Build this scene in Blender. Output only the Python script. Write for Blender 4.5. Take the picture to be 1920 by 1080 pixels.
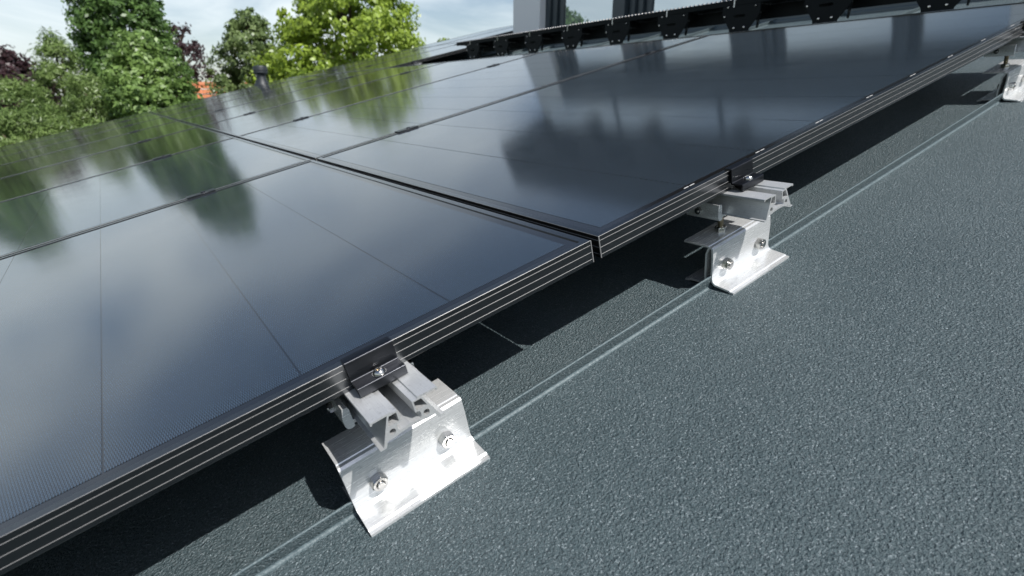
import bpy, bmesh, math, random
import numpy as np
from mathutils import Matrix, Vector

random.seed(7)
rng = np.random.default_rng(11)
scene = bpy.context.scene
for o in list(bpy.data.objects):
    bpy.data.objects.remove(o)
COL = scene.collection
PI = math.pi

# ------------------------------------------------------------------ camera
SLOPE = math.radians(13.728)
CA, SA = math.cos(SLOPE), math.sin(SLOPE)
RT = Matrix.Rotation(-SLOPE, 4, 'Y')          # roof frame (u up-slope, v along eaves, w normal) -> world


def W(u, v, w):
    return Vector((u * CA - w * SA, v, u * SA + w * CA))


cam_d = bpy.data.cameras.new('camera')
cam = bpy.data.objects.new('camera', cam_d)
COL.objects.link(cam)
right = W(0.79433375, -0.57565428, -0.19405167)
down = W(-0.40591569, -0.2653046, -0.8745547)
fwd = W(0.45195835, 0.77345693, -0.4444075)
m = Matrix.Identity(4)
m.col[0].xyz = right
m.col[1].xyz = -down
m.col[2].xyz = -fwd
m.col[3].xyz = W(-0.39943709, -0.47631569, 0.26454048)
cam.matrix_world = m
cam_d.sensor_width = 36
cam_d.lens = 1039.287 / 1920 * 36
cam_d.clip_start = 0.02
cam_d.clip_end = 3000
cam_d.dof.use_dof = True
cam_d.dof.focus_distance = 0.74
cam_d.dof.aperture_fstop = 7.1
scene.camera = cam

# ------------------------------------------------------------------ world, sun, exposure
s = W(0.417, -0.757, 1.0).normalized()
SUN_EL = math.asin(s.z)
SUN_ROT = math.atan2(s.x, s.y)
world = bpy.data.worlds.new('World')
scene.world = world
world.use_nodes = True
wn = world.node_tree
wn.nodes.clear()
out = wn.nodes.new('ShaderNodeOutputWorld')
bg = wn.nodes.new('ShaderNodeBackground')
sky = wn.nodes.new('ShaderNodeTexSky')
sky.sky_type = 'NISHITA'
sky.sun_disc = False
sky.sun_elevation = SUN_EL
sky.sun_rotation = SUN_ROT
sky.air_density = 1.0
sky.dust_density = 1.0
sky.ozone_density = 0.8
tc = wn.nodes.new('ShaderNodeTexCoord')
mp = wn.nodes.new('ShaderNodeMapping')
mp.inputs['Scale'].default_value = (1.0, 1.0, 4.0)
nz = wn.nodes.new('ShaderNodeTexNoise')
nz.inputs['Scale'].default_value = 2.3
nz.inputs['Detail'].default_value = 7
nz.inputs['Roughness'].default_value = 0.55
nz.inputs['Distortion'].default_value = 0.6
cr = wn.nodes.new('ShaderNodeMapRange')
cr.inputs['From Min'].default_value = 0.34
cr.inputs['From Max'].default_value = 0.62
cr.inputs['To Min'].default_value = 0.12
cr.inputs['To Max'].default_value = 0.95
mix = wn.nodes.new('ShaderNodeMix')
mix.data_type = 'RGBA'
mix.inputs['B'].default_value = (9.0, 9.8, 10.1, 1)
wn.links.new(tc.outputs['Generated'], mp.inputs['Vector'])
wn.links.new(mp.outputs['Vector'], nz.inputs['Vector'])
wn.links.new(nz.outputs['Fac'], cr.inputs['Value'])
sep = wn.nodes.new('ShaderNodeSeparateXYZ')
wn.links.new(tc.outputs['Generated'], sep.inputs[0])
el = wn.nodes.new('ShaderNodeMapRange')
el.interpolation_type = 'SMOOTHSTEP'
el.inputs['From Min'].default_value = 0.27
el.inputs['From Max'].default_value = 0.52
el.inputs['To Min'].default_value = 1.0
el.inputs['To Max'].default_value = 0.06
mul = wn.nodes.new('ShaderNodeMath')
mul.operation = 'MULTIPLY'
wn.links.new(sep.outputs['Z'], el.inputs['Value'])
wn.links.new(el.outputs['Result'], mul.inputs[0])
wn.links.new(cr.outputs['Result'], mul.inputs[1])
wn.links.new(mul.outputs[0], mix.inputs['Factor'])
wn.links.new(sky.outputs['Color'], mix.inputs['A'])
wn.links.new(mix.outputs['Result'], bg.inputs['Color'])
wn.links.new(bg.outputs['Background'], out.inputs['Surface'])
bg.inputs['Strength'].default_value = 0.09

sun_d = bpy.data.lights.new('sun', 'SUN')
sun_d.energy = 5.0
sun_d.angle = math.radians(0.53)
sun_d.color = (1.0, 0.975, 0.94)
sun = bpy.data.objects.new('sun', sun_d)
COL.objects.link(sun)
sun.rotation_euler = s.to_track_quat('Z', 'Y').to_euler()

vs = scene.view_settings
vs.view_transform = 'Standard'
vs.look = 'None'
vs.gamma = 1
vs.exposure = 0.30
vs.use_curve_mapping = False
scene.render.engine = 'CYCLES'
scene.cycles.caustics_reflective = True
scene.cycles.max_bounces = 8


# ------------------------------------------------------------------ materials
def mat(name, color, rough=0.5, metal=0.0, spec=0.5, ior=1.5):
    m = bpy.data.materials.new(name)
    m.use_nodes = True
    b = m.node_tree.nodes['Principled BSDF']
    b.inputs['Base Color'].default_value = (*color, 1)
    b.inputs['Roughness'].default_value = rough
    b.inputs['Metallic'].default_value = metal
    b.inputs['Specular IOR Level'].default_value = spec
    b.inputs['IOR'].default_value = ior
    return m


class NT:
    """small node-building helper"""
    def __init__(self, m):
        self.t = m.node_tree
        self.b = self.t.nodes['Principled BSDF']

    def n(self, kind, **kw):
        x = self.t.nodes.new(kind)
        for k, v in kw.items():
            if k in x.inputs.keys():
                x.inputs[k].default_value = v
            else:
                setattr(x, k, v)
        return x

    def l(self, a, b):
        self.t.links.new(a, b)

    def coord(self, scale=(1, 1, 1), which='Object'):
        c = self.n('ShaderNodeTexCoord')
        mp = self.n('ShaderNodeMapping')
        mp.inputs['Scale'].default_value = scale
        self.l(c.outputs[which], mp.inputs['Vector'])
        return mp.outputs['Vector']

    def noise(self, vec, scale, detail=3, rough=0.5):
        x = self.n('ShaderNodeTexNoise', Scale=scale, Detail=detail, Roughness=rough)
        self.l(vec, x.inputs['Vector'])
        return x.outputs['Fac']

    def remap(self, val, a, b, c, d):
        x = self.n('ShaderNodeMapRange')
        x.inputs['From Min'].default_value = a
        x.inputs['From Max'].default_value = b
        x.inputs['To Min'].default_value = c
        x.inputs['To Max'].default_value = d
        self.l(val, x.inputs['Value'])
        return x.outputs['Result']

    def math(self, op, a, b=0.0, c=None):
        x = self.n('ShaderNodeMath', operation=op)
        for i, q in enumerate((a, b, c)):
            if q is None:
                continue
            if hasattr(q, 'links'):
                self.l(q, x.inputs[i])
            else:
                x.inputs[i].default_value = q
        return x.outputs[0]

    def mixc(self, fac, A, B):
        x = self.n('ShaderNodeMix', data_type='RGBA')
        if hasattr(fac, 'links'):
            self.l(fac, x.inputs['Factor'])
        else:
            x.inputs['Factor'].default_value = fac
        for nm, q in (('A', A), ('B', B)):
            if hasattr(q, 'links'):
                self.l(q, x.inputs[nm])
            else:
                x.inputs[nm].default_value = (*q, 1)
        return x.outputs['Result']

    def bump(self, h, strength, dist):
        x = self.n('ShaderNodeBump', Strength=strength, Distance=dist)
        self.l(h, x.inputs['Height'])
        self.l(x.outputs['Normal'], self.b.inputs['Normal'])

    def to(self, sock, name):
        self.l(sock, self.b.inputs[name])


# embossed grey roof sheet
M_roof = mat('roof_sheet_metal', (0.085, 0.105, 0.115), 0.38, 0.0, 0.5)
t = NT(M_roof)
v = t.coord()
n1 = t.noise(v, 370, 3, 0.58)
n2 = t.noise(v, 150, 2, 0.5)
n3 = t.noise(v, 3.0, 4, 0.6)
n4 = t.noise(v, 480, 2, 0.6)
h = t.math('ADD', t.remap(n1, 0.30, 0.70, 0, 1), t.math('MULTIPLY', n2, 0.35))
t.bump(h, 1.0, 0.0022)
big = t.remap(n3, 0.3, 0.7, 0.0, 1.0)
ca = t.mixc(big, (0.054, 0.081, 0.090), (0.070, 0.100, 0.109))
ca = t.mixc(t.remap(n1, 0.50, 0.30, 0.0, 0.6), ca, (0.015, 0.027, 0.034))
sp = t.remap(n4, 0.58, 0.70, 0.0, 0.75)  # pale specks: sparkle of the grain put into the colour
t.to(t.mixc(sp, ca, (0.30, 0.35, 0.37)), 'Base Color')
t.to(t.remap(n2, 0.3, 0.7, 0.33, 0.46), 'Roughness')

# the same sheet where it is folded: the embossing is stretched smoother
M_bend = mat('roof_sheet_fold', (0.085, 0.115, 0.125), 0.42, 0.0, 0.42)
t = NT(M_bend)
v = t.coord()
n1 = t.noise(v, 340, 4, 0.6)
t.bump(n1, 0.8, 0.0014)
t.to(t.mixc(t.remap(n1, 0.35, 0.65, 0, 1), (0.055, 0.080, 0.090), (0.110, 0.145, 0.155)), 'Base Color')  # lighter tint paints the highlight along the folds

# black anodised frame
M_frame = mat('black_anodised_aluminium', (0.032, 0.036, 0.040), 0.32, 1.0)
M_frame.node_tree.nodes['Principled BSDF'].inputs['Coat Weight'].default_value = 1.0
M_frame.node_tree.nodes['Principled BSDF'].inputs['Coat IOR'].default_value = 1.65
M_frame.node_tree.nodes['Principled BSDF'].inputs['Coat Roughness'].default_value = 0.22
t = NT(M_frame)
v = t.coord((6, 6, 6))
t.to(t.remap(t.noise(v, 40, 3), 0.3, 0.7, 0.30, 0.42), 'Roughness')
M_groove = mat('glint_line_and_bare_cut', (0.21, 0.21, 0.21), 0.42, 0.3)  # paler grey paints the glint on grooves and arris; also bare cut corners

# raw aluminium, with fine extrusion streaks along local y
def alu(name, base, metal, r0, r1, streak, scale=(1, 0.04, 1)):
    m = mat(name, base, 0.35, metal)
    t = NT(m)
    v = t.coord(scale)
    a = t.noise(v, 900, 3, 0.6)
    v2 = t.coord()
    b_ = t.noise(v2, 260, 6, 0.75)
    dark = tuple(c * (1 - streak) for c in base)
    c = t.mixc(t.remap(a, 0.3, 0.7, 0, 1), dark, base)
    pits = t.remap(b_, 0.56, 0.68, 0.0, 0.55)
    t.to(t.mixc(pits, c, tuple(c * 0.35 for c in base)), 'Base Color')
    t.to(t.remap(a, 0.3, 0.7, r0, r1), 'Roughness')
    t.bump(a, 0.05, 0.0003)
    return m


M_rail = alu('mill_aluminium_rail', (0.64, 0.65, 0.65), 0.60, 0.32, 0.44, 0.14)
M_brkt = alu('extruded_aluminium_bracket', (0.76, 0.77, 0.77), 0.56, 0.20, 0.29, 0.14, (0.04, 1, 1))
M_steel = mat('stainless_steel', (0.52, 0.51, 0.49), 0.20, 1.0)
M_thread = mat('yellowish_zinc_thread', (0.36, 0.32, 0.24), 0.35, 1.0)
M_clamp = mat('black_clamp', (0.05, 0.052, 0.058), 0.30, 1.0)
t = NT(M_clamp)
v = t.coord((0.05, 1, 1))
t.to(t.remap(t.noise(v, 700, 3), 0.3, 0.7, 0.26, 0.40), 'Roughness')
M_dark = mat('black_steel', (0.006, 0.008, 0.009), 0.55, 0.0, 0.12)
M_socket = mat('screw_socket', (0.30, 0.22, 0.12), 0.35, 1.0)


# solar glass: satin front glass over dark cells
def solar(name, lines):
    m = mat(name, (0.012, 0.018, 0.026), 0.1, 0.0, 0.5, 1.95)
    t = NT(m)
    v = t.coord()
    grain = t.noise(v, 1500, 2, 0.6)
    soft = t.noise(v, 9, 4, 0.6)
    base = t.mixc(t.remap(soft, 0.3, 0.7, 0, 1), (0.0035, 0.0030, 0.0028), (0.0050, 0.0045, 0.0045))
    if lines:
        sx = t.n('ShaderNodeSeparateXYZ')
        t.l(v, sx.inputs[0])
        cell_row = t.math('FLOOR', t.math('DIVIDE', sx.outputs['Y'], 0.0051))
        par = t.math('MULTIPLY', t.math('MODULO', t.math('ABSOLUTE', cell_row), 2.0), 0.5)
        fr = t.math('FRACT', t.math('ADD', t.math('DIVIDE', sx.outputs['X'], 0.0021), par))
        ln = t.math('LESS_THAN', fr, 0.42)
        spk = t.remap(t.noise(v, 900, 2, 0.7), 0.35, 0.75, 0.1, 1.0)
        wire = t.math('MULTIPLY', ln, spk)
        t.to(t.math('MULTIPLY', wire, 0.97), 'Metallic')
        base = t.mixc(wire, base, (0.15, 0.24, 0.34))
        dust = t.remap(t.noise(v, 1100, 1.5, 0.5), 0.72, 0.82, 0.0, 0.5)
        base = t.mixc(dust, base, (0.24, 0.26, 0.27))
    t.to(base, 'Base Color')
    t.to(t.remap(soft, 0.3, 0.7, 0.075, 0.11), 'Roughness')
    t.bump(grain, 0.06, 0.0002)
    t.b.inputs['Sheen Weight'].default_value = 0.02
    t.b.inputs['Sheen Roughness'].default_value = 0.45
    t.b.inputs['Sheen Tint'].default_value = (0.85, 0.93, 1.0, 1)
    return m


M_cell = solar('solar_cell_under_glass', True)
M_glass = solar('panel_front_glass', False)
M_ribbon = mat('tin_ribbon', (0.62, 0.62, 0.61), 0.35, 0.2)

# walls and windows of the house
M_render = mat('pale_grey_render', (0.84, 0.84, 0.85), 0.8)
t = NT(M_render)
t.bump(t.noise(t.coord(), 90, 4), 0.3, 0.004)
M_winframe = mat('anthracite_window_frame', (0.036, 0.050, 0.060), 0.35)
M_flash = mat('slate_blue_flashing', (0.05, 0.075, 0.088), 0.32)
M_eave = mat('dark_brown_timber', (0.020, 0.015, 0.012), 0.6)
t = NT(M_eave)
t.to(t.mixc(t.noise(t.coord((1, 8, 8)), 4, 4), (0.012, 0.009, 0.008), (0.032, 0.023, 0.018)), 'Base Color')
M_soffit = mat('light_grey_band', (0.78, 0.79, 0.80), 0.7)
M_pane = mat('window_glass', (0.58, 0.64, 0.67), 0.012, 0.75, 0.5, 1.6)
b = M_pane.node_tree.nodes['Principled BSDF']
b.inputs['Coat Weight'].default_value = 1.0
b.inputs['Coat Roughness'].default_value = 0.01
M_tile = mat('orange_clay_tile', (0.55, 0.16, 0.05), 0.7)
t = NT(M_tile)
t.to(t.mixc(t.noise(t.coord(), 3.0, 5), (0.36, 0.115, 0.045), (0.50, 0.19, 0.085)), 'Base Color')
M_plaster = mat('cream_plaster', (0.55, 0.50, 0.42), 0.8)
M_pipe = mat('dark_plastic_pipe', (0.018, 0.023, 0.027), 0.5)
M_ground = mat('lawn', (0.05, 0.08, 0.025), 0.9)
t = NT(M_ground)
t.to(t.mixc(t.noise(t.coord(), 0.4, 6, 0.7), (0.035, 0.06, 0.018), (0.075, 0.10, 0.04)), 'Base Color')
t.bump(t.noise(t.coord(), 6, 5), 0.5, 0.1)
M_bark = mat('bark', (0.09, 0.065, 0.045), 0.9)
t = NT(M_bark)
t.bump(t.noise(t.coord((4, 4, 1)), 6, 5), 0.8, 0.05)


def leafmat(name, dark, light, trans=0.42):
    light = tuple(q * 1.15 for q in light)
    m = mat(name, light, 0.38, 0.0, 0.5)
    t = NT(m)
    g = t.n('ShaderNodeNewGeometry')
    v = t.coord()
    c = t.mixc(t.remap(t.noise(v, 0.9, 3), 0.32, 0.68, 0, 1), dark, light)
    c2 = t.mixc(t.math('MULTIPLY', g.outputs['Random Per Island'], 0.55), c, tuple(min(1, q * 1.9) for q in light))
    t.to(c2, 'Base Color')
    tr = t.n('ShaderNodeBsdfTranslucent')
    t.l(c2, tr.inputs['Color'])
    ms = t.n('ShaderNodeMixShader')
    ms.inputs[0].default_value = trans
    t.l(t.b.outputs[0], ms.inputs[1])
    t.l(tr.outputs[0], ms.inputs[2])
    t.l(ms.outputs[0], t.t.nodes['Material Output'].inputs['Surface'])
    return m


L_tall = leafmat('leaf_deep_green', (0.026, 0.060, 0.016), (0.095, 0.165, 0.045))
L_bush = leafmat('leaf_mid_green', (0.045, 0.095, 0.024), (0.155, 0.235, 0.065))
L_conifer = leafmat('needle_green', (0.055, 0.105, 0.030), (0.160, 0.225, 0.070))
L_beech = leafmat('leaf_copper', (0.020, 0.011, 0.013), (0.046, 0.024, 0.026))
L_grey = leafmat('leaf_grey_green', (0.055, 0.095, 0.032), (0.150, 0.200, 0.075))
L_lime = leafmat('leaf_lime_green', (0.085, 0.145, 0.016), (0.235, 0.310, 0.045))


# ------------------------------------------------------------------ mesh helpers
def link(name, me, m=None, parent=None):
    o = bpy.data.objects.new(name, me)
    COL.objects.link(o)
    if m is not None:
        for q in (m if isinstance(m, (list, tuple)) else [m]):
            me.materials.append(q)
    if parent is not None:
        o.parent = parent
    return o


def finish(bm, name, m=None, parent=None, smooth=None):
    bmesh.ops.recalc_face_normals(bm, faces=bm.faces)
    me = bpy.data.meshes.new(name)
    bm.to_mesh(me)
    bm.free()
    if smooth is not None:
        for p in me.polygons:
            p.use_smooth = True
        me.set_sharp_from_angle(angle=math.radians(smooth))
    return link(name, me, m, parent)


def tag(o, label=None, cat=None, group=None, kind=None):
    if label:
        o['label'] = label
    if cat:
        o['category'] = cat
    if group:
        o['group'] = group
    if kind:
        o['kind'] = kind
    return o


def thing(name, label, cat, uvw=None, world=None, group=None, rotz=0):
    o = bpy.data.objects.new(name, None)
    o.empty_display_size = 0.05
    COL.objects.link(o)
    if uvw is not None:
        o.matrix_basis = RT @ Matrix.Translation(uvw)
    elif world is not None:
        o.matrix_basis = Matrix.Translation(world) @ Matrix.Rotation(rotz, 4, 'Z')
    return tag(o, label, cat, group)


def copy_tree(o, parent=None):
    c = o.copy()
    COL.objects.link(c)
    c.parent = parent
    for ch in list(o.children):
        copy_tree(ch, c)
    return c


def add_box(bm, x0, x1, y0, y1, z0, z1, bev=0.0, seg=1):
    r = bmesh.ops.create_cube(bm, size=1)
    vs_ = r['verts']
    for v in vs_:
        v.co = Vector(((x0 + x1) / 2 + v.co.x * (x1 - x0), (y0 + y1) / 2 + v.co.y * (y1 - y0),
                       (z0 + z1) / 2 + v.co.z * (z1 - z0)))
    if bev > 0:
        es = list({e for v in vs_ for e in v.link_edges})
        bmesh.ops.bevel(bm, geom=es, offset=bev, segments=seg, affect='EDGES', profile=0.5)


def box(name, x0, x1, y0, y1, z0, z1, m, parent=None, bev=0.0, seg=1):
    bm = bmesh.new()
    add_box(bm, x0, x1, y0, y1, z0, z1, bev, seg)
    return finish(bm, name, m, parent, 40 if bev else None)


def add_prism(bm, pts, axis, a, b):
    """closed polygon pts (2D) extruded along axis between a and b"""
    def P(p, q):
        if axis == 'x':
            return (q, p[0], p[1])
        if axis == 'y':
            return (p[0], q, p[1])
        return (p[0], p[1], q)
    A = [bm.verts.new(P(p, a)) for p in pts]
    B = [bm.verts.new(P(p, b)) for p in pts]
    fs = []
    n = len(pts)
    for i in range(n):
        fs.append(bm.faces.new((A[i], A[(i + 1) % n], B[(i + 1) % n], B[i])))
    fs.append(bm.faces.new(A))
    fs.append(bm.faces.new(B))
    return fs


def prism(name, pts, axis, a, b, m, parent=None, smooth=35, bev=0.0):
    bm = bmesh.new()
    add_prism(bm, pts, axis, a, b)
    if bev:
        bmesh.ops.bevel(bm, geom=list(bm.edges), offset=bev, segments=1, affect='EDGES')
    return finish(bm, name, m, parent, smooth)


def thick(path, th):
    """2D polyline -> closed strip of thickness th (to the right of travel), mitred"""
    n = len(path)
    off = []
    for i in range(n):
        p = Vector(path[i])
        ds = []
        if i > 0:
            ds.append((p - Vector(path[i - 1])).normalized())
        if i < n - 1:
            ds.append((Vector(path[i + 1]) - p).normalized())
        ns = [Vector((d.y, -d.x)) for d in ds]
        nn = sum(ns, Vector((0, 0))).normalized()
        k = 1 / max(0.5, nn.dot(ns[0]))
        off.append(tuple(p + nn * th * k))
    return list(path) + off[::-1]


def fillet(path, r, seg=4):
    """round the inner corners of an open 2D polyline"""
    o = [path[0]]
    for i in range(1, len(path) - 1):
        p0, p1, p2 = (Vector(path[i - 1]), Vector(path[i]), Vector(path[i + 1]))
        a = (p0 - p1)
        b_ = (p2 - p1)
        rr = min(r, a.length * 0.45, b_.length * 0.45)
        A = p1 + a.normalized() * rr
        B = p1 + b_.normalized() * rr
        for k in range(seg + 1):
            q = k / seg
            o.append(tuple((1 - q) ** 2 * A + 2 * q * (1 - q) * p1 + q * q * B))
    o.append(path[-1])
    return o


def add_lathe(bm, prof, seg=24, mat4=Matrix.Identity(4)):
    """prof: (r,z) list; revolve about z"""
    rings = []
    for r, z in prof:
        if r < 1e-6:
            rings.append([bm.verts.new(mat4 @ Vector((0, 0, z)))])
        else:
            rings.append([bm.verts.new(mat4 @ Vector((r * math.cos(2 * PI * k / seg), r * math.sin(2 * PI * k / seg), z)))
                          for k in range(seg)])
    for a, b_ in zip(rings, rings[1:]):
        for k in range(seg):
            k2 = (k + 1) % seg
            if len(a) == 1 and len(b_) == 1:
                continue
            if len(a) == 1:
                bm.faces.new((a[0], b_[k], b_[k2]))
            elif len(b_) == 1:
                bm.faces.new((a[k], a[k2], b_[0]))
            else:
                bm.faces.new((a[k], a[k2], b_[k2], b_[k]))


def lathe(name, prof, m, parent=None, seg=24, mat4=Matrix.Identity(4), smooth=35):
    bm = bmesh.new()
    add_lathe(bm, prof, seg, mat4)
    return finish(bm, name, m, parent, smooth)


def axis_mat(loc, direction):
    d = Vector(direction).normalized()
    return Matrix.Translation(loc) @ d.to_track_quat('Z', 'Y').to_matrix().to_4x4()


def section_mesh(name, loops, y0, y1, m, parent=None):
    """2D loops (outer + holes) in x/z extruded along y with real holes in the caps"""
    cu = bpy.data.curves.new(name + '_curve', 'CURVE')
    cu.dimensions = '2D'
    cu.fill_mode = 'BOTH'
    cu.extrude = (y1 - y0) / 2
    for lp in loops:
        sp = cu.splines.new('POLY')
        sp.points.add(len(lp) - 1)
        for i, (a, b_) in enumerate(lp):
            sp.points[i].co = (a, b_, 0, 1)
        sp.use_cyclic_u = True
    tmp = bpy.data.objects.new('tmp', cu)
    COL.objects.link(tmp)
    dg = bpy.context.evaluated_depsgraph_get()
    me = bpy.data.meshes.new_from_object(tmp.evaluated_get(dg))
    bpy.data.objects.remove(tmp)
    bpy.data.curves.remove(cu)
    # curve plane xy -> x/z, extrusion z -> y
    M = Matrix(((1, 0, 0, 0), (0, 0, -1, (y0 + y1) / 2), (0, 1, 0, 0), (0, 0, 0, 1)))
    me.transform(M)
    me.name = name
    bm = bmesh.new()
    bm.from_mesh(me)
    bmesh.ops.remove_doubles(bm, verts=bm.verts, dist=1e-6)
    bmesh.ops.recalc_face_normals(bm, faces=bm.faces)
    bm.to_mesh(me)
    bm.free()
    me.materials.clear()
    for p in me.polygons:
        p.use_smooth = False
    return link(name, me, m, parent)


def circle(cx, cy, r, n=14):
    return [(cx + r * math.cos(2 * PI * k / n), cy + r * math.sin(2 * PI * k / n)) for k in range(n)]


ORD = ['front', 'second', 'third', 'fourth', 'fifth', 'sixth', 'seventh', 'eighth']

# ------------------------------------------------------------------ ground
bm = bmesh.new()
GZ = -4.6
for a, b_ in ((-1500, -1500), (1500, -1500), (1500, 1500), (-1500, 1500)):
    bm.verts.new((a, b_, GZ))
bm.faces.new(bm.verts)
g = finish(bm, 'ground', M_ground)
tag(g, kind='structure')

# ------------------------------------------------------------------ roof: deck, sheets and standing seams
D = 0.172                       # roof surface below panel faces
SEAM0, PITCH = 0.009, 0.46
deck = box('roof', -3.4, 6.0, -2.30, 9.7, -D - 0.14, -D - 0.004, M_dark)
deck.matrix_basis = RT.copy()
tag(deck, kind='structure')
U0, U1 = -3.45, 6.05


def sheet_profile(v0, v1):
    """pan between two seams with softly curved upturned feet; extruded along u"""
    r = 0.0038
    p = []
    for k in range(7):                       # right fillet (towards v1)
        a = k / 6 * PI / 2
        p.append((v1 - 0.0016 - r + r * math.sin(a), -D + r - r * math.cos(a)))
    q = [(v0 + 0.0016 + (v1 - 0.0016 - y), z) for y, z in p][::-1]
    up = [(v0 + 0.0004, -D + 0.009)]
    dn = [(v1 - 0.0034, -D + 0.009)]
    return up + q + p + dn


def open_sheet(name, prof, u0, u1, m, parent):
    bm = bmesh.new()
    A = [bm.verts.new((u0, a, b_)) for a, b_ in prof]
    B = [bm.verts.new((u1, a, b_)) for a, b_ in prof]
    for i in range(len(prof) - 1):
        bm.faces.new((A[i], B[i], B[i + 1], A[i + 1]))
    me = bpy.data.meshes.new(name)
    bm.normal_update()
    bm.to_mesh(me)
    bm.free()
    for i, p in enumerate(me.polygons):
        p.use_smooth = True
        p.material_index = 0 if i == 7 else 1          # the wide pan; all else is fold
    return link(name, me, m, parent)


sheet_me = None
seam_me = None
for k in range(-5, 21):
    v0 = SEAM0 + k * PITCH
    if sheet_me is None:
        o = open_sheet('roof_sheet', sheet_profile(0, PITCH), U0, U1, [M_roof, M_bend], deck)
        sheet_me = o.data
        # seam: thin upstanding fin with a rounded crown
        pr = [(-0.0017, -D + 0.0045)]
        for j in range(9):
            a = PI - j * PI / 8
            pr.append((0.0021 * math.cos(a), -D + 0.0196 + 0.0021 * math.sin(a)))
        pr.append((0.0017, -D + 0.0045))
        pr = [(-0.0017, -D + 0.0045)] + pr[1:-1] + [(0.0017, -D + 0.0045)]
        pr = [(a - 0.27 * (b_ + D - 0.003), b_) for a, b_ in pr]
        bm = bmesh.new()
        add_prism(bm, pr, 'x', U0, U1)
        s_ = finish(bm, 'standing_seam', [M_roof, M_bend], deck, 50)
        for p in s_.data.polygons:
            if p.center.z > -D + 0.0195:
                p.material_index = 1
        seam_me = s_.data
    else:
        o = link('roof_sheet', sheet_me, None, deck)
        s_ = link('standing_seam', seam_me, None, deck)
    o.location = (0, v0, 0)
    s_.location = (0, v0, 0)

# ------------------------------------------------------------------ solar panels
PU, PV, PH = 1.731, 1.125, 0.0292
GU, GV = 0.0131, 0.013
VP = PV + GV
RIM = 0.0095


def ring(bm, prof, hu, v0, v1, mats):
    """sweep a 2D profile (inset, w) round the rectangle |u|<=hu, v0..v1 with mitred corners"""
    loops = []
    for ins, w in prof:
        loops.append([bm.verts.new(p) for p in ((-hu + ins, v0 + ins, w), (hu - ins, v0 + ins, w),
                                                (hu - ins, v1 - ins, w), (-hu + ins, v1 - ins, w))])
    n = len(loops)
    for i in range(n):
        A, B = loops[i], loops[(i + 1) % n]
        for k in range(4):
            f = bm.faces.new((A[k], A[(k + 1) % 4], B[(k + 1) % 4], B[k]))
            f.material_index = mats[i]


def frame_profile():
    p, mi = [], []

    def add(a, b_, m_=0):
        p.append((a, b_))
        mi.append(m_)
    add(RIM, -0.0035)
    add(RIM, -0.0004)
    add(RIM - 0.0004, 0.0)
    add(0.0003, 0.0, 1)            # the arris, its bright glint put into the colour
    add(0.0, -0.0003)
    for c in (0.0057, 0.0149, 0.0241):
        add(0.0, -c + 0.0005, 0)
        add(0.0004, -c + 0.0002, 0)
        add(0.0004, -c - 0.0001, 1)
        add(0.0, -c - 0.0004, 0)
    add(0.0, -PH + 0.0006)
    add(0.0006, -PH)
    add(0.026, -PH)
    add(0.026, -PH + 0.0015)
    add(0.0016, -PH + 0.0015)
    add(0.0016, -0.0055)
    add(RIM, -0.0055)
    return p, mi


def build_frame_mesh():
    bm = bmesh.new()
    p, mi = frame_profile()
    ring(bm, p, PU / 2, 0, PV, mi)
    bmesh.ops.recalc_face_normals(bm, faces=bm.faces)
    me = bpy.data.meshes.new('frame')
    bm.to_mesh(me)
    bm.free()
    me.materials.append(M_frame)
    me.materials.append(M_groove)
    return me


def quad_mesh(name, x0, x1, y0, y1, z, m, th=0.0006):
    bm = bmesh.new()
    add_box(bm, x0, x1, y0, y1, z - th, z)
    bmesh.ops.recalc_face_normals(bm, faces=bm.faces)
    me = bpy.data.meshes.new(name)
    bm.to_mesh(me)
    bm.free()
    me.materials.append(m)
    return me


ME_frame = build_frame_mesh()
ME_glass = quad_mesh('glass', -PU / 2 + RIM, PU / 2 - RIM, RIM, PV - RIM, -0.0016, M_glass, 0.003)
CELL = 0.166
ME_cell = quad_mesh('cell_strip', -CELL / 2 + 0.0008, CELL / 2 - 0.0008, 0.0215, PV - 0.0215, -0.0012, M_cell)
ME_rib = quad_mesh('ribbon', -0.0048, 0.0048, -0.0006, 0.0006, -0.0011, M_ribbon)
bm = bmesh.new()
add_box(bm, -0.0007, 0.0007, -0.0002, 0.0008, -PH + 0.0004, -0.0003)
ME_corner = bpy.data.meshes.new('corner_cut')
bmesh.ops.recalc_face_normals(bm, faces=bm.faces)
bm.to_mesh(ME_corner)
bm.free()
ME_corner.materials.append(M_groove)


def panel(colname, cu, row, vfront, first_edge, cells, ribbons):
    """cu: centre u; first_edge +1 if cells are counted from the right edge"""
    lab = 'black framed solar panel, %s row from the roof edge, %s column' % (ORD[row], colname)
    r = thing('solar_panel', lab, 'solar panel', (cu, vfront, 0), group='solar panels of the rooftop array')
    link('frame', ME_frame, None, r)
    link('glass', ME_glass, None, r)
    if cells:
        edge = PU / 2 - 0.0225
        for k in range(10):
            c = link('cell_strip', ME_cell, None, r)
            uu = edge - CELL * (k + 0.5)
            c.location = (uu * first_edge, 0, 0)
        if ribbons:
            for k in range(1, 10):
                uu = edge - CELL * k
                for dx in (-0.0065, 0.0055):
                    q = link('ribbon', ME_rib, None, r)
                    q.location = (uu * first_edge + dx, 0.0150, 0)
    if row < 2:
        for sx in (-1, 1):
            q = link('corner_cut', ME_corner, None, r)
            q.location = (sx * (PU / 2 - 0.0002), -0.0003, 0)
    return r


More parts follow.
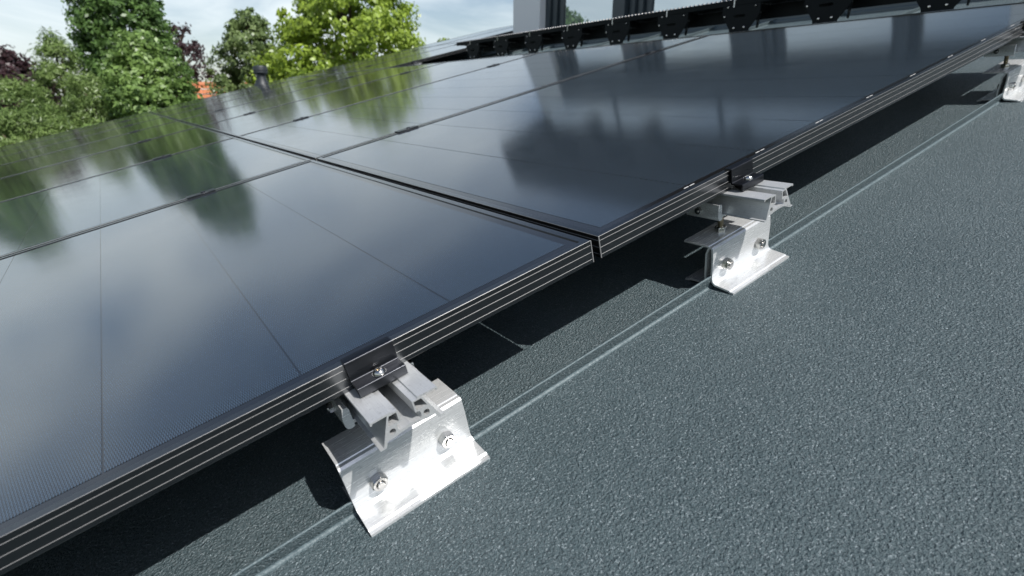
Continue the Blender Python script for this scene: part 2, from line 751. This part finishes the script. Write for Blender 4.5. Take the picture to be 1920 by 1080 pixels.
CU0 = -PU / 2
CU1 = GU + PU / 2
CU2 = CU1 + PU + GU
CU3 = CU2 + PU + GU
for row in range(7):
    panel('left', CU0, row, row * VP, 1, row < 2, False)
    panel('middle', CU1, row, row * VP, -1, row < 2, row == 0)
for row in range(4, 7):
    panel('upper', CU2, row, row * VP, -1, False, False)
for row in range(5, 7):
    panel('topmost', CU3, row, row * VP, -1, False, False)

# ------------------------------------------------------------------ mounting rails
R_ = lambda pts: [(a * 1e-3, b_ * 1e-3) for a, b_ in pts]
half = [(0, -25.2), (12, -25.8), (17, -27.0), (24.6, -27.0), (27.9, -33.0), (34.0, -33.0), (34.0, -31.6), (30.2, -31.6),
        (17.9, -1.9), (32.4, -1.9), (32.4, -3.4), (33.4, -3.6), (34.2, -3.0), (34.2, -0.4), (33.8, 0), (13.8, 0), (13.2, -1.8), (7.6, -1.8),
        (7.4, -2.2), (7.4, -14.4), (11.6, -15.2), (12.2, -17.0), (12.2, -21.0), (10.6, -22.8), (6, -22.6), (0, -21.2)]
left_half = [(-a, b_) for a, b_ in half[1:-1]][::-1]
outer = R_(half + left_half)
chamb = [(9.0, -3.4), (16.6, -3.4), (20.4, -13.0), (9.0, -13.2)]
holes = [R_(chamb), R_([(-a, b_) for a, b_ in chamb]), R_(circle(17.6, -20.2, 3.2)), R_(circle(-17.6, -20.2, 3.2))]
RAILTOP = -PH
rail_lab = {-1.41: 'silver aluminium mounting rail under the left panels, outside the left edge of the picture',
            -0.294: 'silver aluminium mounting rail whose open end sticks out above the nearest bracket',
            0.2908: 'silver aluminium mounting rail whose open end sticks out above the second bracket',
            1.41: 'silver aluminium mounting rail end beside the farthest bracket'}
rail_me = None
for u, lab in rail_lab.items():
    if rail_me is None:
        o = section_mesh('mounting_rail', [outer] + holes, -0.063, 7.97, M_rail)
        rail_me = o.data
        rail_me.materials.clear()
        rail_me.materials.append(M_rail)
    else:
        o = link('mounting_rail', rail_me)
    o.matrix_basis = RT @ Matrix.Translation((u, 0, RAILTOP - 0.0002))
    tag(o, lab, 'rail', 'mounting rails under the panels')
rail2 = None
for i, (u, lab) in enumerate(((CU2 - 0.57, 'left'), (CU2 + 0.57, 'right'))):
    if rail2 is None:
        o = section_mesh('mounting_rail', [outer], 4 * VP - 0.06, 7.97, M_rail)
        rail2 = o.data
    else:
        o = link('mounting_rail', rail2)
    o.matrix_basis = RT @ Matrix.Translation((u, 0, RAILTOP - 0.0002))
    tag(o, 'silver mounting rail under the upper panel column, %s one of its two' % lab, 'rail', 'mounting rails under the panels')

# ------------------------------------------------------------------ end clamps and mid clamps
def torx_screw(parent, loc, r=0.0064, hgt=0.0042):
    prof = [(r, 0), (r, 0.0008), (r * 0.93, hgt * 0.5), (r * 0.74, hgt * 0.85), (r * 0.55, hgt), (r * 0.42, hgt),
            (r * 0.36, hgt - 0.0016), (0, hgt - 0.0016)]
    o = lathe('screw', prof, M_steel, parent, 28, Matrix.Translation(loc))
    bm = bmesh.new()
    pts = []
    for k in range(12):
        rr = r * (0.40 if k % 2 == 0 else 0.30)
        pts.append((loc[0] + rr * math.cos(k * PI / 6), loc[1] + rr * math.sin(k * PI / 6)))
    add_prism(bm, pts, 'z', loc[2] + hgt - 0.0019, loc[2] + hgt - 0.0014)
    finish(bm, 'socket', M_socket, o)
    w = lathe('washer', [(r * 1.12, 0), (r * 1.12, 0.0007), (r * 0.9, 0.0007)], M_steel, o, 28,
              Matrix.Translation((loc[0], loc[1], loc[2] - 0.0002)))
    return o


def end_clamp(lab, u, width):
    r = thing('end_clamp', lab, 'clamp', (u, 0, 0), group='black end clamps along the front edge')
    path = [(0.0075, 0.0026), (-0.0042, 0.0026), (-0.0042, -0.0185), (-0.0215, -0.0185), (-0.0215, -0.0284)]
    path = fillet(path, 0.0016, 3)
    pts = thick(path[::-1], 0.0024)
    prism('clamp_body', pts, 'x', -width / 2, width / 2, M_clamp, r, 40)
    torx_screw(r, (0.001, -0.0125, -0.0184))
    return r


end_clamp('black end clamp with round screw on the nearest rail end', -0.294, 0.050)
end_clamp('black end clamp with round screw on the second rail end', 0.2950, 0.050)
end_clamp('black end clamp on the rail end at the far right', 1.41, 0.050)

mc_proto = None
for ri, (u, rn) in enumerate(((-1.41, 'far left rail'), (-0.294, 'left rail'), (0.2995, 'middle rail'), (1.395, 'right rail'))):
    for k in range(1, 7):
        lab = 'black mid clamp on the %s, between the %s and %s panel rows' % (rn, ORD[k - 1], ORD[k])
        if mc_proto is None:
            r = thing('mid_clamp', lab, 'clamp', (0, 0, 0), group='black mid clamps between the panel rows')
            bm = bmesh.new()
            add_box(bm, -0.034, 0.034, -0.0145, 0.0145, 0.0004, 0.0032, 0.0006)
            finish(bm, 'clamp_plate', M_clamp, r, 40)
            box('clamp_web', -0.034, 0.034, -0.004, 0.004, -0.0288, 0.0003, M_clamp, r)
            lathe('screw', [(0.0058, 0.0), (0.0052, 0.0022), (0.0035, 0.003), (0, 0.003)], M_clamp, r, 14, Matrix.Translation((0.006, 0, 0.0031)))
            mc_proto = r
        else:
            r = copy_tree(mc_proto)
            r['label'] = lab
        r.matrix_basis = RT @ Matrix.Translation((u, k * VP - GV / 2, 0.0))
for i, du in enumerate((-0.57, 0.57)):
    for k in (5, 6):
        r = copy_tree(mc_proto)
        r['label'] = 'black mid clamp on the %s rail of the upper column, ahead of its %s row' % (('left', 'right')[i], ORD[k])
        r.matrix_basis = RT @ Matrix.Translation((CU2 + du, k * VP - GV / 2, 0.0))
    r = end_clamp('black end clamp on the front edge of the upper panel column, %s one' % ('left', 'right')[i], 0, 0.06)
    r.matrix_basis = RT @ Matrix.Translation((CU2 + du, 4 * VP, 0.0))


# ------------------------------------------------------------------ seam brackets
def hex_nut(name, parent, loc, direction, af=0.013, h=0.0065, bolt_r=0.004, out_=0.0022, rot=0.3):
    M4 = axis_mat(loc, direction)
    R6 = af / 2 / math.cos(PI / 6)
    bm = bmesh.new()
    lv = []
    for z, rr, sq in ((0, R6, 0), (h - 0.0012, R6, 0), (h, af / 2 * 0.98, 1)):
        lv.append([])
        for k in range(24):
            a = rot + k * PI / 12
            base = R6
            # distance to hexagon edge at this angle
            aa = (k * PI / 12) % (PI / 3) - PI / 6
            d = (af / 2) / math.cos(aa)
            d = min(d, rr) if sq else d
            lv[-1].append(bm.verts.new(M4 @ Vector((d * math.cos(a), d * math.sin(a), z))))
    for A, B in zip(lv, lv[1:]):
        for k in range(24):
            bm.faces.new((A[k], A[(k + 1) % 24], B[(k + 1) % 24], B[k]))
    bm.faces.new(lv[0][::-1])
    # top ring with recess around the bolt
    rin = [bm.verts.new(M4 @ Vector((bolt_r * 1.22 * math.cos(rot + k * PI / 12), bolt_r * 1.22 * math.sin(rot + k * PI / 12), h)))
           for k in range(24)]
    rin2 = [bm.verts.new(M4 @ Vector((bolt_r * 1.02 * math.cos(rot + k * PI / 12), bolt_r * 1.02 * math.sin(rot + k * PI / 12), h - 0.0012)))
            for k in range(24)]
    for A, B in ((lv[-1], rin), (rin, rin2)):
        for k in range(24):
            bm.faces.new((A[k], A[(k + 1) % 24], B[(k + 1) % 24], B[k]))
    o = finish(bm, name, M_steel, parent, 28)
    lathe('bolt_end', [(bolt_r, 0.0002), (bolt_r, h + out_ - 0.0006), (bolt_r - 0.0006, h + out_), (0, h + out_)], M_steel, o, 18, M4)
    return o


BL = 0.145


def bracket(lab, u0, rail_u):
    r = thing('seam_bracket', lab, 'bracket', (u0, 0, -D), group='aluminium seam brackets along the front edge')
    z = lambda w: w + D
    front = [(0.0052, z(-0.1030)), (0.0008, z(-0.1034)), (-0.0014, z(-0.1062)), (-0.0014, z(-0.1205)), (0.0022, z(-0.1560)), (0.0010, z(-0.1610)),
             (-0.0030, z(-0.1642)), (-0.0245, z(-0.1668)), (-0.0270, z(-0.1672)), (-0.0290, z(-0.1688)), (-0.0342, z(-0.1690))]
    prism('front_plate', thick(front[::-1], 0.0030), 'x', 0, BL, M_brkt, r, 24)
    back = [(0.0505, z(-0.1046)), (0.0072, z(-0.1046)), (0.0122, z(-0.1150)), (0.0160, z(-0.1500)), (0.0160, z(-0.1650)),
            (0.0440, z(-0.1655)), (0.0460, z(-0.1678)), (0.0527, z(-0.1682))]
    back = fillet(back, 0.0022, 3)
    prism('back_plate', thick(back, 0.0030), 'x', 0.0004, BL - 0.0004, M_brkt, r, 30)
    # lengthwise ribs of the extrusion on the top plate
    box('plate_rib', 0.0006, BL - 0.0006, 0.0455, 0.0500, z(-0.10455), z(-0.1036), M_brkt, r, 0.0003)
    for k, x in enumerate((0.031, 0.1145)):
        hex_nut('hex_nut', r, (x, 0.0000, z(-0.1415)), (0, -1, -0.09), af=0.0162, h=0.0085, bolt_r=0.0043, out_=0.0016, rot=0.2 + 0.5 * k)
        lathe('bolt_head', [(0.0068, 0), (0.0068, 0.005), (0.006, 0.0055), (0, 0.0055)], M_steel, r, 6,
              axis_mat((x, 0.0185, z(-0.1415)), (0, 1, 0)))
    # upright stud with flange nut, standing in the slot of the top plate
    su, sv = rail_u - 0.010 - u0, 0.0245
    st = []
    zz = z(-0.1045)
    top = z(-0.0665)
    st.append((0, zz))
    k = 0
    while zz < top:
        st.append((0.0046 if k % 2 == 0 else 0.0038, zz))
        zz += 0.0008
        k += 1
    st.append((0, zz))
    lathe('stud', st, M_thread, r, 16, Matrix.Translation((su, sv, 0)))
    lathe('washer', [(0.0, 0), (0.0125, 0), (0.0122, 0.0014), (0.0042, 0.0014)], M_steel, r, 24, Matrix.Translation((su, sv, z(-0.1045))))
    hex_nut('flange_nut', r, (su, sv, z(-0.1030)), (0, 0, 1), af=0.0162, h=0.009, bolt_r=0.0044, out_=0.0)
    # saddle that grips the rail feet: bottom plate and two jaws
    ru = rail_u - u0
    box('saddle_plate', ru - 0.0365, ru + 0.0365, 0.004, 0.048, z(-0.0672), z(-0.0626), M_rail, r, 0.0006)
    for sgn in (-1, 1):
        jaw = [(0.0355, -0.0690), (0.0395, -0.0702), (0.0430, -0.0690), (0.0448, -0.0655), (0.0448, -0.0560), (0.0420, -0.0455), (0.0370, -0.0455), (0.0355, -0.0480)]
        jaw = [(ru + sgn * a, z(b_)) for a, b_ in jaw]
        prism('saddle_jaw', jaw, 'y', 0.0025, 0.060, M_brkt, r, 30)
        hex_nut('jaw_bolt', r, (ru + sgn * 0.0440, 0.036, z(-0.0575)), (sgn, 0, 0), af=0.010, h=0.005, bolt_r=0.003, out_=0.0012)
    return r


bracket('shiny aluminium seam bracket nearest the camera, with two hex nuts', -0.3615, -0.294)
bracket('pale aluminium seam bracket with two hex nuts, middle of the three on the seam', 0.2260, 0.2908)
bracket('pale aluminium seam bracket cut off by the right edge of the picture', 1.345, 1.41)
bracket('aluminium seam bracket left of the picture edge under the left panels', -1.4825, -1.41)

# ------------------------------------------------------------------ roof walkway
WU = 2.40
wk = thing('roof_walkway', 'black steel roof walkway grating on perforated brackets below the house windows', 'walkway', (0, 0, 0))
wk.matrix_basis = Matrix.Translation(W(WU, 0, -D))
# local frame: x horizontal away, y along eaves, z up (level tread)
VEND, VSTART = 4.43, -0.55
TB, TT = 0.218, 0.246          # underside and top of the tread above the roof at its front edge
box('tread_edge', -0.003, 0.003, VSTART, VEND, TB, TT, M_dark, wk, 0.0015)
box('undertread_dark_band', 0.10, 0.112, VSTART, VEND - 0.3, 0.150, TB - 0.003, M_dark, wk, 0.002)  # dark band added to blacken the space under the tread
box('tread_edge', 0.247, 0.253, VSTART, VEND, TB, TT, M_dark, wk, 0.0015)
bm = bmesh.new()
n = int((VEND - VSTART) / 0.03)
for k in range(n):
    y = VSTART + 0.01 + k * 0.03
    add_box(bm, 0.0032, 0.2468, y, y + 0.016, TB + 0.010, TT - 0.003)
for k in range(1, 6):
    x = k * 0.0416
    add_box(bm, x, x + 0.012, VSTART, VEND, TB + 0.004, TB + 0.0098)
o = finish(bm, 'grating_bars', M_dark, wk)
o['kind'] = 'stuff'
bm = bmesh.new()
n = int((VEND - VSTART) / 0.028)
for k in range(n):
    y = VSTART + 0.008 + k * 0.028
    add_lathe(bm, [(0.008, 0), (0.0065, 0.004), (0.003, 0.0055), (0, 0.0055)], 8, Matrix.Translation((0.0, y, TT + 0.0003)))
o = finish(bm, 'tread_teeth', M_steel, wk, 40)
o['kind'] = 'stuff'
outl = [(-0.056, 0.050), (-0.056, 0.098), (-0.098, 0.150), (-0.110, 0.172), (-0.110, TB - 0.001), (0.110, TB - 0.001),
        (0.110, 0.176), (0.060, 0.104), (0.052, 0.050)]
hole = []
for j in range(16):
    a = 2 * PI * j / 16
    hole.append((0.006 + 0.034 * math.copysign(abs(math.cos(a)) ** 0.5, math.cos(a)), 0.166 + 0.0075 * math.copysign(abs(math.sin(a)) ** 0.8, math.sin(a))))
ME_bp = ME_bolt = ME_bolt2 = None
for k in range(-4, 7):
    y = 1.455 + 0.4475 * k
    if ME_bp is None:
        b2 = section_mesh('bracket_plate', [outl, hole], 0.0, 0.004, M_dark, wk)
        ME_bp = b2.data
    else:
        b2 = link('bracket_plate', ME_bp, None, wk)
    b2.rotation_euler = (0, 0, PI / 2)
    b2.location = (0.0, y, 0)
    g_ = [(0.001, 0.10), (0.001, TB - 0.002), (0.235, TB - 0.002), (0.235, TB - 0.02), (0.03, TB - 0.04), (0.015, 0.10)]
    prism('gusset', g_, 'y', y - 0.098, y - 0.094, M_dark, wk, None)
    box('bracket_foot', -0.03, 0.06, y - 0.026, y + 0.026, 0.004, 0.068, M_dark, wk, 0.003)
    for dy, zz, rr in ((-0.030, 0.109, 0.0058), (0.030, 0.109, 0.0058), (-0.085, 0.205, 0.004), (0.075, 0.212, 0.005), (0.092, 0.168, 0.0055)):
        lathe('bolt', [(rr, 0), (rr, 0.004), (rr * 0.6, 0.007), (0, 0.0075)], M_steel, wk, 10, axis_mat((-0.0042, y + dy, zz), (-1, 0, 0)))
    box('joint_strap', -0.0062, -0.0032, y + 0.040, y + 0.046, TB - 0.008, TT + 0.006, M_steel, wk)

# ------------------------------------------------------------------ house with windows above the roof
HX = 3.8
hs = thing('house', 'upper storey of the house with pale piers, dark framed windows and dark eaves', 'house', world=(HX, 0, 0))
ZB, ZS, ZT = 0.45, 0.86, 1.52          # below roof, sill, window head


def part(name, x0, x1, y0, y1, z0, z1, m, parent=None, bev=0.004):
    return box(name, x0, x1, y0, y1, z0, z1, m, parent or hs, bev)


part('wall', 0.0, 0.32, 5.02, 5.54, ZB, 1.84, M_render)
part('wall', 0.322, 7.0, 5.12, 5.52, ZB, 1.84, M_render)
part('wall', 0.0, 0.32, -2.6, 0.77, ZB, 1.84, M_render)
part('wall', 0.322, 7.0, -2.58, -2.2, ZB, 1.84, M_render)
part('wall', 0.30, 0.33, 0.77, 5.02, ZB, 1.84, M_winframe)


def window(y0, y1, fl, fr, post=True):
    """y0<y1; frame widths at low-y and high-y side"""
    w = part('window', 0.10, 0.14, y0, y0 + fr * 0.45, ZS, ZT, M_winframe)
    for k, (a, b_, x) in enumerate(((y0 + fr * 0.45 + 0.002, y0 + fr, 0.13), (y1 - fl, y1 - fl * 0.66, 0.14), (y1 - fl * 0.66 + 0.004, y1 - fl * 0.34, 0.11), (y1 - fl * 0.34 + 0.004, y1 - 0.002, 0.08))):
        part('frame_jamb', x, x + 0.05, a, b_, ZS, ZT, M_winframe, w, 0.006)
    part('frame_rail', 0.135, 0.18, y0 + fr + 0.001, y1 - fl - 0.001, ZS, ZS + 0.05, M_winframe, w)
    part('frame_rail', 0.135, 0.18, y0 + fr + 0.001, y1 - fl - 0.001, ZT - 0.06, ZT, M_winframe, w)
    part('pane', 0.155, 0.165, y0 + fr + 0.001, y1 - fl - 0.001, ZS + 0.051, ZT - 0.061, M_pane, w, 0.0)
    return w


window(3.900, 5.018, 0.262, 0.064)
window(2.45, 3.722, 0.246, 0.27)
window(1.385, 2.448, 0.22, 0.065)
window(0.772, 1.31, 0.02, 0.02)
part('post', 0.03, 0.29, 3.726, 3.896, ZS, ZT, M_winframe)
part('post', 0.03, 0.29, 1.312, 1.382, ZS, ZT, M_winframe)
part('lintel', -0.02, 0.29, 0.772, 5.018, ZT + 0.002, 1.838, M_winframe)
# stepped apron flashing between the roof and the windows
part('flashing', -0.50, -0.462, 0.30, 5.02, 0.40, 0.648, M_flash, None, 0.006)
part('flashing', -0.46, -0.422, 0.30, 5.02, 0.40, 0.688, M_flash, None, 0.006)
part('flashing', -0.42, 0.09, 0.30, 5.02, 0.40, 0.700, M_flash, None, 0.004)
part('sill_strip', -0.425, -0.410, 0.32, 5.0, 0.702, 0.710, M_steel)
part('flashing', -0.06, 0.29, 0.772, 5.018, 0.702, ZS - 0.002, M_flash, None, 0.006)
part('light_band', 0.02, 0.6, -2.6, 5.56, 1.842, 2.16, M_soffit)
for k in range(6):
    cw = part('clerestory_window', -0.01, 0.018, -2.56 + k * 1.35, -2.56 + k * 1.35 + 1.335, 1.85, 2.15, M_winframe)
    part('pane', -0.016, -0.0102, -2.54 + k * 1.35, -2.54 + k * 1.35 + 1.295, 1.862, 2.138, M_pane, cw, 0.0)
part('eave_board', -0.14, 7.2, -2.7, 6.75, 2.50, 3.20, M_eave)
part('eave_soffit', 0.05, 7.1, -2.6, 5.9, 2.162, 2.498, M_eave)
for y in (5.62, 4.66, 3.74, 2.68):
    cb = [(y - 0.04, 2.06), (y + 0.04, 2.06), (y + 0.16, 2.30), (y + 0.30, 2.497), (y - 0.30, 2.497), (y - 0.16, 2.30)]
    bm = bmesh.new()
    add_prism(bm, cb, 'x', -0.125, -0.035)
    finish(bm, 'corbel', M_eave, hs, None)

# lower body of the house under the roof
lb = thing('lower_house', 'cream plastered lower storey carrying the metal roof', 'house', world=(0, 0, GZ))
bm = bmesh.new()
pts = [(-3.1, 0.0), (5.6, 0.0), (5.6, 5.6 * math.tan(SLOPE) - 0.36 - GZ), (-3.1, -3.1 * math.tan(SLOPE) - 0.36 - GZ)]
add_prism(bm, pts, 'y', -2.0, 9.4)
finish(bm, 'wall', M_plaster, lb)

# ------------------------------------------------------------------ vent pipe at the far edge
vp = thing('vent_pipe', 'dark roof vent pipe with a drum cap behind the far panel edge', 'vent pipe', world=W(1.46, 8.35, -D))
P0 = [(0.14, -0.05), (0.13, 0.10), (0.10, 0.16), (0.066, 0.23), (0.060, 0.29)]
lathe('pipe', P0, M_pipe, vp, 24)
lathe('cap', [(0.060, 0.29), (0.084, 0.302), (0.094, 0.312), (0.094, 0.385), (0.087, 0.40), (0.03, 0.41), (0, 0.41)], M_pipe, vp, 28)
lathe('collar', [(0.0945, 0.342), (0.098, 0.346), (0.098, 0.352), (0.0945, 0.356)], M_pipe, vp, 28)

CW = W(-0.39943709, -0.47631569, 0.26454048)


def polar(az, d):
    a = math.radians(az)
    return CW.x + d * math.cos(a), CW.y + d * math.sin(a)


def zat(el, d):
    return CW.z + d * math.tan(math.radians(el))


# ------------------------------------------------------------------ neighbour's tiled roof
nx, ny = polar(76.0, 26)
nh = thing('neighbour_house', 'neighbour house with an orange clay tile roof between the trees', 'house', world=(nx, ny, GZ), rotz=math.radians(-13))
ridge = zat(0.95, 26) - GZ
eave = ridge - 2.6
box('wall', -3.3, 3.3, -2.6, 2.6, 0, eave + 0.3, M_plaster, nh)
for sg in (-1, 1):
    bm = bmesh.new()
    nr = 14
    for k in range(nr):
        a, b_ = k / nr, (k + 1) / nr
        z0, z1 = ridge - 2.6 * b_, ridge - 2.6 * a
        y0, y1 = sg * 3.2 * b_, sg * 3.2 * a
        pr = [(y0, z0 + 0.02), (y1, z1 - 0.02), (y1, z1 + 0.05), (y0, z0 + 0.09)]
        nc = 22
        for c in range(nc):
            x = -3.6 + 7.2 * c / nc
            hh = 0.03
            q = [bm.verts.new((x + dx, p[0], p[1] + (hh if dx_i == 1 else 0)))
                 for dx_i, dx in enumerate((0.0, 0.16, 0.325)) for p in (pr[3], pr[2])]
            bm.faces.new((q[0], q[1], q[3], q[2]))
            bm.faces.new((q[2], q[3], q[5], q[4]))
    o = finish(bm, 'roof', M_tile, nh, None)
bm = bmesh.new()
add_lathe(bm, [(0.0, -3.6), (0.12, -3.6), (0.12, 3.6), (0, 3.6)], 10, Matrix.Translation((0, 0, ridge + 0.04)) @ Matrix.Rotation(PI / 2, 4, 'Y'))
finish(bm, 'ridge_tiles', M_tile, nh, 50)


# ------------------------------------------------------------------ trees
def leaves_mesh(name, C_, N_, size, m, aspect=0.6, seed=0):
    """C_: (n,3) leaf centres, N_: preferred outward normals"""
    r = np.random.default_rng(seed)
    n = len(C_)
    nn = N_ + r.normal(0, 0.55, (n, 3))
    nn /= np.linalg.norm(nn, axis=1)[:, None] + 1e-9
    ref = r.normal(0, 1, (n, 3))
    t1 = np.cross(nn, ref)
    t1 /= np.linalg.norm(t1, axis=1)[:, None] + 1e-9
    t2 = np.cross(nn, t1)
    sz = size * r.uniform(0.55, 1.35, (n, 1))
    a, b_ = t1 * sz, t2 * sz * aspect
    fold = nn * sz * 0.18
    V_ = np.empty((n, 4, 3))
    V_[:, 0] = C_ - a
    V_[:, 1] = C_ - b_ + fold
    V_[:, 2] = C_ + a
    V_[:, 3] = C_ + b_ + fold
    me = bpy.data.meshes.new(name)
    me.vertices.add(4 * n)
    me.vertices.foreach_set('co', V_.reshape(-1).astype(np.float32))
    me.loops.add(4 * n)
    me.loops.foreach_set('vertex_index', np.arange(4 * n, dtype=np.int32))
    me.polygons.add(n)
    me.polygons.foreach_set('loop_start', np.arange(0, 4 * n, 4, dtype=np.int32))
    me.polygons.foreach_set('loop_total', np.full(n, 4, dtype=np.int32))
    me.update(calc_edges=True)
    me.materials.append(m)
    return me


def add_limb(bm, pts, r0, r1, seg=7):
    rings = []
    n = len(pts)
    for i, p in enumerate(pts):
        p = Vector(p)
        d = (Vector(pts[min(i + 1, n - 1)]) - Vector(pts[max(i - 1, 0)])).normalized()
        q = d.to_track_quat('Z', 'Y').to_matrix()
        r = r0 + (r1 - r0) * i / (n - 1)
        rings.append([bm.verts.new(p + q @ Vector((r * math.cos(2 * PI * k / seg), r * math.sin(2 * PI * k / seg), 0))) for k in range(seg)])
    for A, B in zip(rings, rings[1:]):
        for k in range(seg):
            bm.faces.new((A[k], A[(k + 1) % seg], B[(k + 1) % seg], B[k]))


def tree(name, label, az, d, el_top, radius_fn, m, n_clusters, per, leaf, cl_r, zbase=0.8, seed=0, trunk_r=0.16, aspect=0.6, droop=0.0, group='trees beyond the roof'):
    """radius_fn(t): crown radius at height fraction t (0 base .. 1 top)"""
    r = np.random.default_rng(seed)
    x, y = polar(az, d)
    H = zat(el_top, d) - GZ
    root = thing(name, label, 'tree', world=(x, y, GZ), group=group)
    cs, ns = [], []
    limbs = []
    tries = 0
    while len(cs) < n_clusters and tries < n_clusters * 40:
        tries += 1
        t_ = r.uniform(0, 1)
        R0 = radius_fn(t_)
        if r.uniform(0, 1) > (R0 / max(radius_fn(q) for q in (0.1, 0.3, 0.5, 0.7))) + 0.12:
            continue
        ang = r.uniform(0, 2 * PI)
        lump = 1 + 0.16 * math.sin(3 * ang + 5 * t_ * 3.1 + seed) + 0.10 * math.sin(7 * ang - 11 * t_ + seed * 2)
        rad = R0 * lump * math.sqrt(r.uniform(0.30, 1.0))
        z_ = zbase + (H - zbase) * t_
        c = np.array([rad * math.cos(ang), rad * math.sin(ang), z_])
        nrm = np.array([math.cos(ang), math.sin(ang), 0.55])
        cs.append(c)
        ns.append(nrm)
        if len(limbs) < 26 and rad > 0.55 * R0:
            limbs.append(c)
    cs = np.array(cs)
    ns = np.array(ns)
    k = r.poisson(per, len(cs)) + 3
    idx = np.repeat(np.arange(len(cs)), k)
    off = r.normal(0, 1, (len(idx), 3))
    off /= np.linalg.norm(off, axis=1)[:, None]
    off *= (r.uniform(0, 1, (len(idx), 1)) ** 0.5) * cl_r * r.uniform(0.6, 1.3, (len(cs), 1))[idx]
    off[:, 2] *= 0.7
    P = cs[idx] + off
    P[:, 2] -= droop * np.hypot(off[:, 0], off[:, 1])
    N_ = ns[idx] * 0.6 + off / cl_r * 0.8
    me = leaves_mesh('crown', P, N_, leaf, m, aspect, seed)
    link('crown', me, None, root)
    bm = bmesh.new()
    add_limb(bm, [(0, 0, -0.1), (0.05, 0.03, H * 0.3), (-0.04, 0.05, H * 0.6), (0.0, 0.0, H * 0.93)], trunk_r, trunk_r * 0.2, 10)
    finish(bm, 'trunk', M_bark, root, 60)
    bm = bmesh.new()
    for c in limbs:
        z0 = max(0.8, c[2] - 0.6 * math.hypot(c[0], c[1]) - 0.3)
        add_limb(bm, [(0, 0, z0), (c[0] * 0.5, c[1] * 0.5, z0 + (c[2] - z0) * 0.4), tuple(c)], trunk_r * 0.32, 0.012, 6)
    tag(finish(bm, 'limbs', M_bark, root, 60), kind='stuff')
    return root


def interp(*ks):
    xs = [k[0] for k in ks]
    ys = [k[1] for k in ks]
    return lambda t: float(np.interp(t, xs, ys))


tree('columnar_tree', 'tall dense dark green tree rising out of the top of the picture', 87.3, 22, 13.2,
     interp((0, 1.5), (0.40, 1.48), (0.6, 1.22), (0.8, 1.02), (0.93, 0.75), (1, 0.25)), L_tall, 900, 80, 0.066, 0.30, 1.0, 1, 0.2)
tree('leafy_tree', 'bushy bright leaved tree in front of the tall dark tree', 86.7, 17, 4.6,
     interp((0, 1.1), (0.4, 1.2), (0.62, 1.12), (0.85, 0.7), (1, 0.25)), L_bush, 560, 64, 0.060, 0.26, 0.8, 2, 0.13)
tree('cypress_tree', 'pale green feathery conifer with a pointed top', 92.1, 20, 4.6,
     interp((0, 2.1), (0.45, 1.7), (0.7, 1.1), (0.9, 0.45), (1, 0.05)), L_conifer, 620, 90, 0.060, 0.26, 0.3, 3, 0.12, 0.22, 0.5)
tree('cypress_tree', 'low spreading feathery conifer at the left edge of the picture', 95.6, 17, 1.4,
     interp((0, 2.2), (0.5, 1.8), (0.8, 1.1), (1, 0.3)), L_conifer, 560, 90, 0.056, 0.26, 0.3, 4, 0.12, 0.22, 0.5)
tree('cypress_tree', 'shorter conifer squeezed between the pointed one and the tall tree', 90.4, 18, 2.0,
     interp((0, 1.7), (0.5, 1.35), (0.8, 0.8), (1, 0.2)), L_conifer, 420, 80, 0.056, 0.25, 0.3, 14, 0.12, 0.22, 0.5)
tree('copper_beech', 'dark purple leaved tree at the left edge behind the conifers', 95.6, 30, 3.1,
     interp((0, 2.0), (0.5, 2.3), (0.8, 1.5), (1, 0.4)), L_beech, 420, 60, 0.09, 0.42, 1.2, 5, 0.2)
tree('copper_beech', 'dark purple leaved tree showing to the right of the tall tree', 83.6, 29, 5.6,
     interp((0, 0.6), (0.4, 1.2), (0.7, 1.2), (0.9, 0.6), (1, 0.25)), L_beech, 120, 34, 0.075, 0.32, 2.6, 6, 0.16)
tree('grey_green_tree', 'grey green rounded tree left of the lime green one', 78.3, 23, 7.0,
     interp((0, 1.0), (0.35, 1.25), (0.65, 1.35), (0.88, 0.85), (1, 0.25)), L_grey, 460, 64, 0.066, 0.26, 1.0, 7, 0.18)
tree('lime_green_tree', 'large bright lime green tree behind the middle of the array', 69.6, 20, 11.5,
     interp((0, 1.9), (0.35, 2.65), (0.6, 2.7), (0.82, 1.9), (1, 0.4)), L_lime, 900, 70, 0.072, 0.34, 1.0, 8, 0.2)
tree('lime_green_tree', 'small leafy twigs peeking over the array left of the house', 60.6, 20, 5.2,
     interp((0, 0.9), (0.5, 0.8), (0.85, 0.55), (1, 0.25)), L_lime, 80, 30, 0.075, 0.28, 1.0, 9, 0.08)
tree('broad_tree', 'broad dark green tree outside the left edge, mirrored in the left panels', 99.8, 20, 6.2,
     interp((0, 1.4), (0.4, 1.6), (0.7, 1.1), (1, 0.2)), L_tall, 420, 60, 0.09, 0.34, 0.6, 10, 0.16)
tree('broad_tree', 'rounded tree mirrored at the left of the house window', 115.2, 26, 9.2,
     interp((0, 1.8), (0.4, 2.6), (0.75, 1.9), (1, 0.3)), L_tall, 420, 60, 0.10, 0.42, 1.0, 11, 0.2)
tree('broad_tree', 'rounded tree mirrored at the right of the house window', 121.5, 25, 7.4,
     interp((0, 1.8), (0.4, 2.3), (0.75, 1.6), (1, 0.3)), L_tall, 420, 60, 0.10, 0.42, 1.0, 12, 0.2)
